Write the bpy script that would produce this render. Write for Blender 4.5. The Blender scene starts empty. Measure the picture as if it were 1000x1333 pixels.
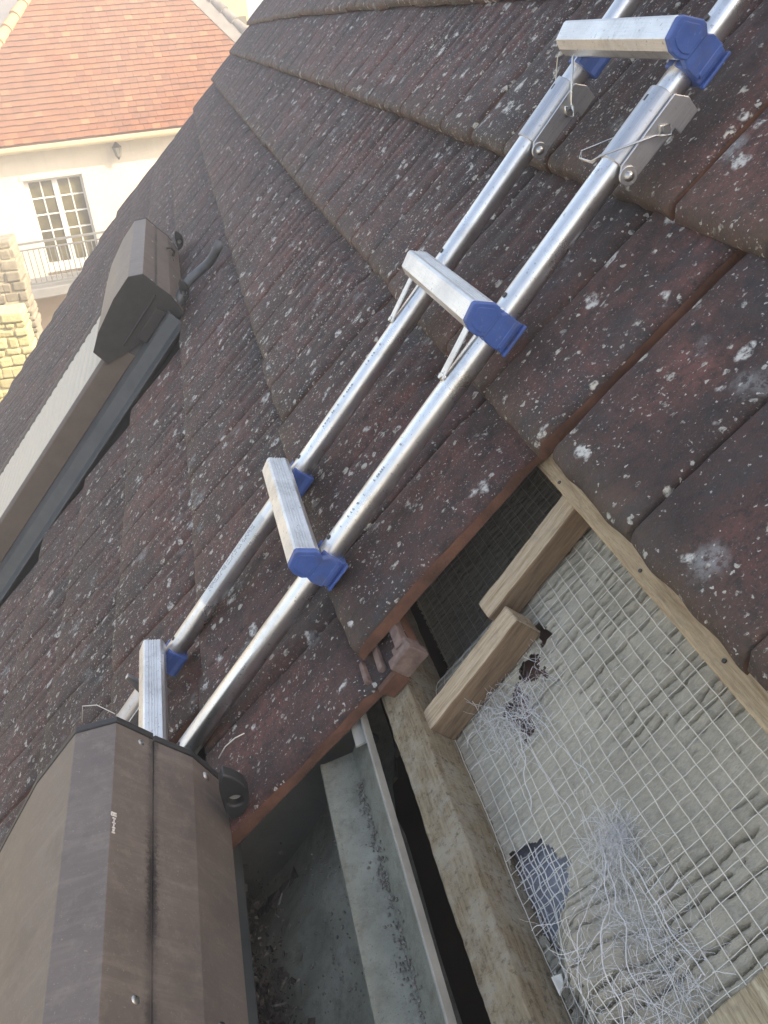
import bpy, bmesh, math, random
from mathutils import Vector, Matrix, noise
R = math.radians
LENS_VEIL = 0.017
random.seed(7)
sc = bpy.context.scene
COL = sc.collection

# ------------------------------------------------------------------ camera, sky, sun, exposure
S = 0.5                                  # metres per roof unit (camera stands one unit off the roof plane)
PITCH = R(47.8)                          # slope of the near roof
ROOF_Z = 8.7
cp, sp = math.cos(PITCH), math.sin(PITCH)
RM = Matrix(((cp, 0, -sp, 0), (0, 1, 0, 0), (sp, 0, cp, ROOF_Z), (0, 0, 0, 1)))   # local x = up the slope, y = along the ridge, z = out of the roof
cam = bpy.data.cameras.new('camera')
cam.sensor_fit = 'HORIZONTAL'; cam.sensor_width = 36; cam.lens = 39.6
cam.clip_start = 0.02; cam.clip_end = 3000
camo = bpy.data.objects.new('camera', cam); COL.objects.link(camo)
camo.matrix_world = Matrix(((0.9716845, 0.17451748, -0.15928865, -sp*S), (-0.22594207, 0.48903056, -0.84249587, 0),
                            (-0.06913324, 0.85463019, 0.51461426, cp*S + ROOF_Z), (0, 0, 0, 1)))
sc.camera = camo
SUN = Vector((0.70, -0.42, 0.58)).normalized()
world = bpy.data.worlds.new('World'); sc.world = world; world.use_nodes = True
wn_ = world.node_tree; bg = wn_.nodes['Background']
sky = wn_.nodes.new('ShaderNodeTexSky'); sky.sky_type = 'NISHITA'; sky.sun_disc = False
sky.sun_elevation = math.asin(SUN.z); sky.sun_rotation = math.atan2(SUN.x, SUN.y)
sky.air_density = 1.0; sky.dust_density = 4.0; sky.ozone_density = 1.0
wn_.links.new(sky.outputs[0], bg.inputs[0]); bg.inputs[1].default_value = 0.15
sl = bpy.data.lights.new('sun', 'SUN'); sl.energy = 2.5; sl.angle = R(0.6); sl.color = (1.0, 0.90, 0.74)
so = bpy.data.objects.new('sun', sl); COL.objects.link(so); so.rotation_euler = SUN.to_track_quat('Z', 'Y').to_euler(); so.location = (20, -15, 30)
sc.view_settings.view_transform = 'Standard'; sc.view_settings.look = 'None'
sc.view_settings.gamma = 1; sc.view_settings.use_curve_mapping = False
sc.view_settings.exposure = 1.58
sc.view_settings.use_white_balance = True; sc.view_settings.white_balance_temperature = 7600; sc.view_settings.white_balance_tint = 10
sc.cycles.max_bounces = 6; sc.cycles.diffuse_bounces = 3; sc.cycles.volume_bounces = 0

# ------------------------------------------------------------------ helpers
class MB:
    def __init__(s): s.v = []; s.f = []; s.m = []; s.loose = False
    def add(s, vs, fs, mi=0):
        o = len(s.v); s.v += [tuple(p) for p in vs]
        for f in fs: s.f.append(tuple(i+o for i in f)); s.m.append(mi)
        return s
    def box(s, a, b, mi=0, jit=0):
        x0, y0, z0 = a; x1, y1, z1 = b
        vs = [(x0,y0,z0),(x1,y0,z0),(x1,y1,z0),(x0,y1,z0),(x0,y0,z1),(x1,y0,z1),(x1,y1,z1),(x0,y1,z1)]
        if jit: vs = [tuple(c+random.uniform(-jit, jit) for c in p) for p in vs]
        return s.add(vs, [(0,3,2,1),(4,5,6,7),(0,1,5,4),(1,2,6,5),(2,3,7,6),(3,0,4,7)], mi)
    def prism(s, poly, fn, a, b, mi=0):
        n = len(poly)
        vs = [fn(p, a) for p in poly] + [fn(p, b) for p in poly]
        fs = [(i, (i+1) % n, n+(i+1) % n, n+i) for i in range(n)] + [tuple(range(n))[::-1], tuple(range(n, 2*n))]
        return s.add(vs, fs, mi)
    def tube(s, pts, r, seg=8, mi=0, cap=True):
        pts = [Vector(p) for p in pts]; n = len(pts); o = len(s.v); prev = None
        for i, p in enumerate(pts):
            t = (pts[min(i+1, n-1)] - pts[max(i-1, 0)]).normalized()
            if prev is None: a = t.orthogonal().normalized()
            else: a = (prev - t*prev.dot(t)).normalized()
            prev = a; b = t.cross(a); rr = r[i] if isinstance(r, (list, tuple)) else r
            for k in range(seg):
                q = 2*math.pi*k/seg; s.v.append(tuple(p + a*math.cos(q)*rr + b*math.sin(q)*rr))
        for i in range(n-1):
            for k in range(seg):
                k2 = (k+1) % seg
                s.f.append((o+i*seg+k, o+i*seg+k2, o+(i+1)*seg+k2, o+(i+1)*seg+k)); s.m.append(mi)
        if cap:
            s.f.append(tuple(o+k for k in range(seg))[::-1]); s.m.append(mi)
            s.f.append(tuple(o+(n-1)*seg+k for k in range(seg))); s.m.append(mi)
        return s
    def build(s, name, mats, parent=None, fn=None, smooth=None, bevel=0, recalc=True, bseg=2):
        me = bpy.data.meshes.new(name)
        me.from_pydata([fn(p) for p in s.v] if fn else s.v, [], s.f)
        mats = mats if isinstance(mats, (list, tuple)) else [mats]
        for m in mats: me.materials.append(m)
        me.polygons.foreach_set('material_index', s.m)
        if recalc:
            bm = bmesh.new(); bm.from_mesh(me); bmesh.ops.recalc_face_normals(bm, faces=bm.faces); bm.to_mesh(me); bm.free()
        if smooth is not None:
            me.shade_smooth()
            if smooth < 180: me.set_sharp_from_angle(angle=R(smooth))
        o = bpy.data.objects.new(name, me); COL.objects.link(o); o.parent = parent
        if bevel:
            b = o.modifiers.new('bevel', 'BEVEL'); b.width = bevel; b.segments = bseg; b.limit_method = 'ANGLE'; b.angle_limit = R(35)
        return o

def tag(o, label, cat, group=None, kind=None):
    if label: o['label'] = label
    if cat: o['category'] = cat
    if group: o['group'] = group
    if kind: o['kind'] = kind
    return o
def empty(name, mtx, label=None, cat=None, group=None):
    o = bpy.data.objects.new(name, None); COL.objects.link(o); o.matrix_world = mtx; o.empty_display_size = 0.1
    return tag(o, label, cat, group)
def roof_root(name, u, v, n, label=None, cat=None, group=None):
    """an Empty on the slope and the mapping (u along the ridge, v up the slope, n outwards) -> its local metres"""
    o = empty(name, RM @ Matrix.Translation((v*S, u*S, n*S)), label, cat, group)
    return o, (lambda p: ((p[1]-v)*S, (p[0]-u)*S, (p[2]-n)*S))
def sstep(a, b, x):
    t = min(1, max(0, (x-a)/(b-a))); return t*t*(3-2*t)

# ------------------------------------------------------------------ materials
class NT:
    def __init__(s, name):
        s.m = bpy.data.materials.new(name); s.m.use_nodes = True; s.t = s.m.node_tree; s.b = s.t.nodes['Principled BSDF']
        s.pos = s.n('ShaderNodeNewGeometry').outputs['Position']
    def n(s, k): return s.t.nodes.new(k)
    def l(s, a, b): s.t.links.new(a, b)
    def sock(s, i, val):
        if isinstance(val, bpy.types.NodeSocket): s.l(val, i)
        else: i.default_value = val if not isinstance(val, tuple) or len(val) == 4 or i.type == 'VECTOR' else (*val, 1)
    def objco(s): return s.n('ShaderNodeTexCoord').outputs['Object']
    def noise(s, scale, detail=5, rough=.6, co=None, dist=0):
        k = s.n('ShaderNodeTexNoise'); k.inputs['Scale'].default_value = scale; k.inputs['Detail'].default_value = detail
        k.inputs['Roughness'].default_value = rough; k.inputs['Distortion'].default_value = dist
        s.l(co or s.pos, k.inputs['Vector']); return k.outputs['Fac']
    def vor(s, scale, co=None, feat='F1'):
        k = s.n('ShaderNodeTexVoronoi'); k.feature = feat; k.inputs['Scale'].default_value = scale; s.l(co or s.pos, k.inputs['Vector'])
        return k
    def ramp(s, fac, stops, interp='LINEAR'):
        k = s.n('ShaderNodeValToRGB'); k.color_ramp.interpolation = interp; e = k.color_ramp.elements
        while len(e) < len(stops): e.new(0.5)
        for i, (p, c) in enumerate(stops):
            e[i].position = p; e[i].color = (c, c, c, 1) if isinstance(c, (int, float)) else (*c, 1)
        s.l(fac, k.inputs[0]); return k.outputs[0]
    def mix(s, fac, a, b, mode='MIX'):
        k = s.n('ShaderNodeMix'); k.data_type = 'RGBA'; k.blend_type = mode
        s.sock(k.inputs[0], fac); s.sock(k.inputs[6], a); s.sock(k.inputs[7], b); return k.outputs[2]
    def math(s, op, a, b=0.0, c=0.0):
        k = s.n('ShaderNodeMath'); k.operation = op
        for i, x in enumerate((a, b, c)):
            if i < len(k.inputs): s.sock(k.inputs[i], x)
        return k.outputs[0]
    def scaleco(s, co, v):
        k = s.n('ShaderNodeMapping'); k.inputs['Scale'].default_value = v; s.l(co, k.inputs['Vector']); return k.outputs[0]
    def warp(s, amt, scale):
        k = s.n('ShaderNodeTexNoise'); k.inputs['Scale'].default_value = scale; k.inputs['Detail'].default_value = 3; s.l(s.pos, k.inputs['Vector'])
        a = s.n('ShaderNodeVectorMath'); a.operation = 'SUBTRACT'; s.l(k.outputs['Color'], a.inputs[0]); a.inputs[1].default_value = (.5, .5, .5)
        b = s.n('ShaderNodeVectorMath'); b.operation = 'SCALE'; s.l(a.outputs[0], b.inputs[0]); b.inputs['Scale'].default_value = amt
        c = s.n('ShaderNodeVectorMath'); s.l(b.outputs[0], c.inputs[0]); s.l(s.pos, c.inputs[1]); return c.outputs[0]
    def bump(s, h, strength=.3, dist=.002, prev=None):
        k = s.n('ShaderNodeBump'); k.inputs['Strength'].default_value = strength; k.inputs['Distance'].default_value = dist
        s.l(h, k.inputs['Height'])
        if prev: s.l(prev, k.inputs['Normal'])
        return k.outputs[0]
    def done(s, color=None, rough=None, metal=None, normal=None, spec=None, **kw):
        for key, val in (('Base Color', color), ('Roughness', rough), ('Metallic', metal), ('Normal', normal), ('Specular IOR Level', spec)):
            if val is not None: s.sock(s.b.inputs[key], val)
        for k2, val in kw.items(): s.sock(s.b.inputs[k2.replace('_', ' ')], val)
        return s.m

def simple(name, c1, c2, scale=20, rough=.6, metal=0, bump=.15, bscale=None, bdist=.002, spec=.5, stretch=None, detail=5):
    m = NT(name); co = m.scaleco(m.objco(), stretch) if stretch else m.pos
    f = m.noise(scale, detail, .6, co)
    col = m.ramp(f, [(.3, c1), (.7, c2)])
    h = m.noise(bscale or scale*6, 4, .6, co)
    return m.done(col, m.math('MULTIPLY_ADD', f, .2, rough-.1), metal, m.bump(h, bump, bdist), spec)

def tile_material():
    m = NT('weathered_tile')
    big = m.noise(3.0, 3, .5); mid = m.noise(17, 7, .68); fine = m.noise(150, 5, .7); grit = m.noise(620, 3, .7)
    f = m.math('ADD', m.math('MULTIPLY', big, .45), m.math('MULTIPLY', mid, .55))
    col = m.ramp(f, [(.34, (.022, .017, .017)), (.44, (.049, .029, .026)), (.52, (.082, .041, .036)), (.62, (.145, .060, .051))])
    rnd = m.n('ShaderNodeObjectInfo').outputs['Random']
    col = m.mix(m.math('MULTIPLY', rnd, .35), col, (.066, .040, .034))
    col = m.mix(m.ramp(fine, [(.36, .75), (.50, 0)]), col, (.026, .024, .025))
    col = m.mix(m.ramp(grit, [(.55, 0), (.75, .40)]), col, (.16, .11, .10))
    mot = m.noise(58, 7, .74)
    col = m.mix(m.ramp(mot, [(.36, .80), (.49, 0)]), col, (.022, .020, .021))
    col = m.mix(m.math('MULTIPLY', m.ramp(mot, [(.54, 0), (.66, .45)]), m.ramp(big, [(.40, 0), (.60, 1)])), col, (.20, .088, .078))
    # dirt and moss film where water drips off the rounded tail
    at = m.n('ShaderNodeAttribute'); at.attribute_name = 'tail'
    col = m.mix(m.math('MULTIPLY', at.outputs['Fac'], m.ramp(mid, [(.35, .15), (.65, .6)])), col, (.105, .080, .052))
    # grey black algae blooms
    al = m.noise(9, 6, .7)
    col = m.mix(m.ramp(al, [(.54, 0), (.63, .55)]), col, (.046, .045, .046))
    # lichen: crusts of several sizes, each cell on or off at random, broken up by a coarse mask
    w = m.warp(.010, 160); w2 = m.warp(.03, 45)
    sepp = m.n('ShaderNodeSeparateXYZ'); m.l(m.pos, sepp.inputs[0])
    far_ = m.ramp(m.math('MULTIPLY', sepp.outputs['Y'], .5), [(.30, .0), (.62, 1)])
    zone = m.math('ADD', m.ramp(m.noise(5, 4, .6), [(.38, .15), (.62, .9)]), m.math('MULTIPLY', far_, 1.0))
    def spots(scale, rmax, on, color, col, co, soft=.05, amt=1.0):
        v = m.vor(scale, co); sep = m.n('ShaderNodeSeparateColor'); m.l(v.outputs['Color'], sep.inputs[0])
        present = m.math('GREATER_THAN', m.math('MULTIPLY_ADD', zone, .16, m.math('SUBTRACT', sep.outputs[0], .10)), on)
        r = m.math('MULTIPLY', sep.outputs[1], rmax)
        d = m.math('SUBTRACT', r, v.outputs['Distance'])
        k = m.math('MULTIPLY', m.ramp(m.math('MULTIPLY_ADD', d, 1/soft, 0.0), [(0, 0), (1, amt)]), present)
        k = m.math('MULTIPLY', k, m.ramp(fine, [(.40, .05), (.56, 1)]))
        return m.mix(k, col, color), k
    col, k0 = spots(20, .50, .89, (.23, .245, .25), col, w2, .28, .9)
    col, k5 = spots(11, .46, .93, (.17, .175, .178), col, w2, .40, .75)
    col, k4 = spots(34, .46, .86, (.54, .55, .52), col, w2, .12)
    col, k1 = spots(60, .44, .84, (.52, .51, .45), col, w, .10)
    col, k3 = spots(125, .48, .80, (.42, .42, .38), col, w, .10)
    col, k2 = spots(270, .48, .80, (.46, .45, .42), col, w, .10)
    col = m.mix(m.math('MULTIPLY', zone, m.ramp(m.noise(330, 4, .75), [(.60, 0), (.69, .8)])), col, (.36, .34, .32))
    h = m.math('ADD', m.math('MULTIPLY', fine, .7), m.math('MULTIPLY', grit, .4))
    nb = m.bump(h, .55, .0035)
    nb = m.bump(m.math('ADD', k1, m.math('MULTIPLY', mid, 1.5)), .35, .004, nb)
    return m.done(col, m.math('MULTIPLY_ADD', fine, .25, .54), 0, nb, .38)

def galv_material(name, c1=(.80, .82, .83), c2=(.94, .94, .93), rough=.26, st=(1, 30, 30)):
    m = NT(name); co = m.objco()
    a = m.noise(30, 5, .65, m.scaleco(co, st)); b = m.noise(14, 5, .6, co)
    col = m.mix(m.ramp(b, [(.4, 0), (.7, .5)]), m.ramp(a, [(.3, c1), (.7, c2)]), (.52, .53, .54))
    sp_ = m.noise(180, 3, .7, co)
    col = m.mix(m.ramp(sp_, [(.62, 0), (.70, .6)]), col, (.28, .28, .27))
    gr = m.noise(11, 7, .75, co); col = m.mix(m.ramp(gr, [(.52, 0), (.70, .5)]), col, (.36, .34, .31))
    return m.done(col, m.math('MULTIPLY_ADD', b, .28, rough-.1), 1.0, m.bump(a, .10, .001))

def wood_material(name, c1, c2, dark, st=(3, 40, 40), rough=.75):
    m = NT(name); co = m.objco()
    g = m.noise(6, 8, .65, m.scaleco(co, st), .4); g2 = m.noise(14, 6, .7, m.scaleco(co, tuple(q*2 for q in st)), .2); b = m.noise(9, 4, .6, co)
    col = m.ramp(g, [(.30, dark), (.46, c1), (.68, c2)])
    col = m.mix(m.ramp(g2, [(.32, .75), (.48, 0)]), col, dark)
    col = m.mix(m.ramp(m.noise(35, 7, .75, co), [(.54, 0), (.70, .5)]), col, (.22, .19, .145))
    col = m.mix(m.ramp(b, [(.45, 0), (.75, .5)]), col, c1)
    v = m.vor(10, co); col = m.mix(m.ramp(v.outputs['Distance'], [(.03, .7), (.09, 0)]), col, dark)
    return m.done(col, rough, 0, m.bump(g, .35, .003), .35)

M = {}
M['tile'] = tile_material()
M['clay'] = simple('bare_clay', (.070, .038, .029), (.20, .098, .064), 22, .8, 0, .4, 260, .003, .3)
M['claypale'] = simple('dusty_clay', (.13, .088, .075), (.26, .19, .165), 70, .85, 0, .4, 260, .003, .3)
M['galv'] = galv_material('ladder_aluminium')
M['rung'] = galv_material('rung_aluminium', (.80, .81, .81), (.92, .92, .90), .42, (30, 1.2, 30))
M['steel'] = galv_material('clip_steel', (.55, .56, .55), (.75, .75, .72), .25)
M['sleeve'] = galv_material('sleeve_aluminium', (.48, .50, .53), (.66, .67, .69), .38)
def blue_material():
    m = NT('scuffed_blue_plastic'); co = m.objco(); a = m.noise(40, 5, .65, co); b = m.noise(150, 5, .75, m.scaleco(co, (1, 4, 2))); c = m.noise(24, 6, .7, co)
    col = m.ramp(a, [(.3, (.036, .088, .30)), (.7, (.060, .130, .40))])
    col = m.mix(m.ramp(b, [(.60, 0), (.72, .65)]), col, (.20, .29, .52))
    col = m.mix(m.ramp(c, [(.52, 0), (.72, .55)]), col, (.10, .11, .14))
    return m.done(col, m.math('MULTIPLY_ADD', b, .3, .32), 0, m.bump(b, .15, .0012), .5)
M['blue'] = blue_material()
M['label'] = simple('label_film', (.62, .70, .74), (.74, .80, .82), 300, .35, 0, .05)
M['print'] = simple('label_print', (.22, .26, .31), (.34, .38, .43), 60, .5)
M['stampgrey'] = simple('stamp_ink', (.20, .23, .27), (.34, .37, .40), 200, .5)
M['wood'] = wood_material('pale_batten', (.46, .36, .24), (.62, .52, .38), (.26, .18, .105))
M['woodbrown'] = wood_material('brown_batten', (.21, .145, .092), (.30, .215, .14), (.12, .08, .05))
M['woodold'] = wood_material('dusty_old_batten', (.38, .32, .21), (.56, .49, .35), (.16, .12, .07), (40, 4, 40), .9)
def crust_wood():
    m = NT('crusted_old_batten'); co = m.objco(); g = m.noise(6, 8, .65, m.scaleco(co, (40, 4, 40)), .4); b = m.noise(22, 8, .75, co); c = m.noise(140, 6, .78, co); d = m.noise(9, 5, .6, co)
    col = m.ramp(g, [(.30, (.17, .13, .085)), (.48, (.30, .245, .165)), (.70, (.42, .36, .255))])
    col = m.mix(m.ramp(b, [(.46, 0), (.60, .85)]), col, (.40, .37, .295))
    col = m.mix(m.ramp(d, [(.50, 0), (.68, .6)]), col, (.50, .42, .27))
    col = m.mix(m.ramp(c, [(.34, .8), (.47, 0)]), col, (.11, .09, .065))
    h = m.math('ADD', m.math('MULTIPLY', b, 1.2), c)
    return m.done(col, .95, 0, m.bump(h, .9, .006), .15)
M['woodcrust'] = crust_wood()
M['woodfresh'] = wood_material('fresh_batten', (.42, .32, .20), (.58, .46, .30), (.24, .165, .095), (40, 3, 40))
M['board'] = simple('dark_boarding', (.035, .028, .022), (.06, .05, .04), 8, .9)

def shutter_material():
    m = NT('brown_coated_aluminium'); co = m.objco()
    n1 = m.noise(5, 6, .7, co); n2 = m.noise(70, 5, .75, co); n3 = m.noise(420, 2, .6, co)
    col = m.ramp(n1, [(.3, (.112, .096, .088)), (.7, (.145, .126, .115))])
    col = m.mix(m.ramp(n2, [(.50, 0), (.74, .38)]), col, (.26, .235, .20))
    col = m.mix(m.ramp(n3, [(.66, 0), (.74, .6)]), col, (.30, .27, .23))
    st_ = m.noise(9, 7, .7, m.scaleco(co, (1.2, 9, 1.2))); col = m.mix(m.ramp(st_, [(.50, 0), (.66, .35)]), col, (.23, .205, .175))
    pt = m.noise(13, 7, .72, co); col = m.mix(m.ramp(pt, [(.34, .45), (.48, 0)]), col, (.075, .066, .062))
    at = m.n('ShaderNodeAttribute'); at.attribute_name = 'seam'
    k = m.math('MULTIPLY', m.ramp(m.math('MULTIPLY_ADD', at.outputs['Fac'], .55, m.math('MULTIPLY', m.noise(210, 7, .85, co), .8)), [(.74, 0), (.88, .9)]), m.ramp(m.noise(7, 3, .6, co), [(.36, .3), (.6, 1)]))
    col = m.mix(k, col, (.014, .014, .015))
    return m.done(col, m.math('MULTIPLY_ADD', n2, .3, .28), 0, m.bump(n3, .12, .0008), .55)
M['brown'] = shutter_material()
M['browntrim'] = simple('taupe_coated_rail', (.10, .085, .075), (.13, .11, .098), 20, .45)
M['blackplastic'] = simple('black_plastic', (.022, .024, .026), (.036, .038, .040), 40, .5, 0, .1, 400, .001)
M['darkgrey'] = simple('dark_grey_flashing', (.045, .055, .062), (.075, .085, .09), 14, .5, 0, .12, 120)
M['slat'] = simple('beige_slat', (.60, .55, .45), (.68, .63, .52), 30, .5, 0, .1, stretch=(6, 1, 1))
def zinc_material():
    m = NT('dirty_zinc'); a = m.noise(7, 7, .65); b = m.noise(46, 7, .72); c = m.noise(520, 4, .7)
    col = m.ramp(a, [(.34, (.155, .165, .132)), (.52, (.24, .25, .205)), (.68, (.33, .335, .285))])
    col = m.mix(m.ramp(b, [(.48, 0), (.68, .6)]), col, (.10, .09, .07))
    col = m.mix(m.ramp(c, [(.60, 0), (.68, .8)]), col, (.035, .030, .025))
    col = m.mix(m.ramp(m.noise(760, 2, .6), [(.68, 0), (.74, .7)]), col, (.36, .35, .31))
    return m.done(col, m.math('MULTIPLY_ADD', b, .35, .40), .15, m.bump(m.math('ADD', b, c), .4, .003), .5)
M['zinc'] = zinc_material()
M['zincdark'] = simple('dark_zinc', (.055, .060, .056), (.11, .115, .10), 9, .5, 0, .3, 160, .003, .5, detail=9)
M['zincpale'] = simple('pale_zinc_edge', (.27, .27, .24), (.38, .37, .33), 30, .6)
M['dirt'] = simple('leaf_mould', (.012, .010, .009), (.085, .072, .060), 90, .8, 0, .5, 300, .004)
M['dust'] = simple('grey_crumbs', (.09, .085, .075), (.24, .23, .20), 120, .9)
M['bird'] = simple('white_splash', (.55, .56, .55), (.70, .70, .68), 120, .8)
M['cable'] = simple('grey_rubber', (.085, .10, .115), (.12, .135, .15), 40, .5)
M['wool'] = None
def wool_material():
    m = NT('mineral_wool'); w = m.noise(18, 6, .7); f = m.noise(260, 4, .75, m.scaleco(m.objco(), (1, 3, 1))); s2 = m.noise(700, 3, .7)
    col = m.ramp(w, [(.3, (.45, .42, .345)), (.7, (.66, .62, .51))])
    col = m.mix(m.ramp(f, [(.35, .40), (.55, 0)]), col, (.30, .285, .22))
    col = m.mix(m.ramp(s2, [(.60, 0), (.72, .5)]), col, (.70, .68, .58))
    return m.done(col, .95, 0, m.bump(m.math('ADD', f, m.math('MULTIPLY', s2, .6)), .7, .004), .1)
M['wool'] = wool_material()
M['net'] = simple('netting_thread', (.72, .70, .62), (.85, .83, .76), 60, .6)
M['fray'] = simple('frayed_white_thread', (.74, .75, .75), (.84, .84, .83), 60, .5)
M['film'] = simple('blue_grey_film', (.24, .25, .29), (.36, .37, .41), 40, .3, 0, .5, 90, .006)
M['brownboard'] = simple('brown_paper', (.17, .095, .07), (.27, .165, .125), 40, .9)
# neighbours
def render_material():
    m = NT('cream_render'); co = m.objco(); a = m.noise(.9, 6, .65, co); b = m.noise(2.2, 7, .7, m.scaleco(co, (3, 3, .5))); c = m.noise(60, 4, .7, co)
    col = m.ramp(a, [(.3, (.64, .60, .51)), (.7, (.75, .71, .62))]); col = m.mix(m.ramp(b, [(.52, 0), (.72, .35)]), col, (.50, .46, .38))
    return m.done(col, .9, 0, m.bump(c, .4, .006), .3)
M['render'] = render_material()
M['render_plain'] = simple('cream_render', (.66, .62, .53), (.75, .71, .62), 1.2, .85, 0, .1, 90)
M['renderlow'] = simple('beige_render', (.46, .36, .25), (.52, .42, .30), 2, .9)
M['pvc'] = simple('white_pvc', (.74, .75, .74), (.78, .79, .78), 5, .35, 0, .02)
M['pane'] = simple('olive_reflection_glass', (.035, .036, .018), (.20, .18, .09), 2.2, .08, 0, .02)  # olive of reflected greenery put into the glass colour
M['railpaint'] = simple('grey_painted_iron', (.16, .17, .18), (.22, .23, .24), 9, .5)
M['slab'] = simple('grey_concrete', (.22, .23, .24), (.30, .31, .31), 5, .8)
M['gutter'] = simple('cream_gutter', (.70, .62, .42), (.76, .68, .48), 5, .5)
M['iron'] = simple('black_iron', (.03, .03, .03), (.06, .055, .05), 20, .5)
M['lampglass'] = simple('lantern_glass', (.30, .30, .27), (.40, .40, .36), 20, .2)
M['stone'] = simple('grey_stone', (.26, .235, .18), (.42, .38, .30), 9, .9, 0, .6, 40, .02)
M['ochre'] = simple('ochre_stone', (.62, .55, .30), (.74, .67, .40), 9, .9, 0, .6, 40, .02)
M['mortar'] = simple('mortar', (.50, .45, .32), (.60, .54, .40), 12, .95)
M['slate'] = simple('slate_roofing', (.12, .125, .145), (.17, .175, .195), 6, .6)
M['yellowwall'] = simple('yellow_render', (.70, .55, .25), (.76, .61, .30), 3, .9)
M['hipshadow'] = simple('hip_and_shadow_grey', (.16, .155, .155), (.25, .245, .24), 5, .7)  # shared by the right hip caps and the painted shadow band
M['hiptile'] = simple('hip_clay', (.40, .24, .12), (.55, .36, .20), 3, .8)
def far_tile_material():
    m = NT('flat_clay_tiles'); ri = m.n('ShaderNodeNewGeometry').outputs['Random Per Island']
    col = m.ramp(ri, [(0, (.21, .082, .042)), (.5, (.27, .108, .054)), (.93, (.31, .125, .062)), (1, (.42, .20, .10))])
    col = m.mix(m.ramp(m.noise(1.1, 4, .6), [(.35, .5), (.65, 0)]), col, (.17, .10, .075))
    return m.done(col, .8, 0, None, .3)
M['fartile'] = far_tile_material()
def ground_material():
    m = NT('yard_ground'); a = m.noise(.35, 6, .6); b = m.noise(9, 5, .7)
    col = m.mix(m.ramp(a, [(.36, 0), (.44, 1)]), m.ramp(b, [(.3, (.05, .075, .025)), (.7, (.10, .13, .04))]), m.ramp(b, [(.3, (.40, .32, .20)), (.7, (.54, .45, .30))]))
    return m.done(col, .95, 0, m.bump(b, .5, .03), .2)
M['ground'] = ground_material()

# ------------------------------------------------------------------ ground
g = MB().add([(-400, -400, 0), (400, -400, 0), (400, 400, 0), (-400, 400, 0)], [(0, 1, 2, 3)]).build('ground', M['ground'], recalc=False)
g['kind'] = 'structure'

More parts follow.
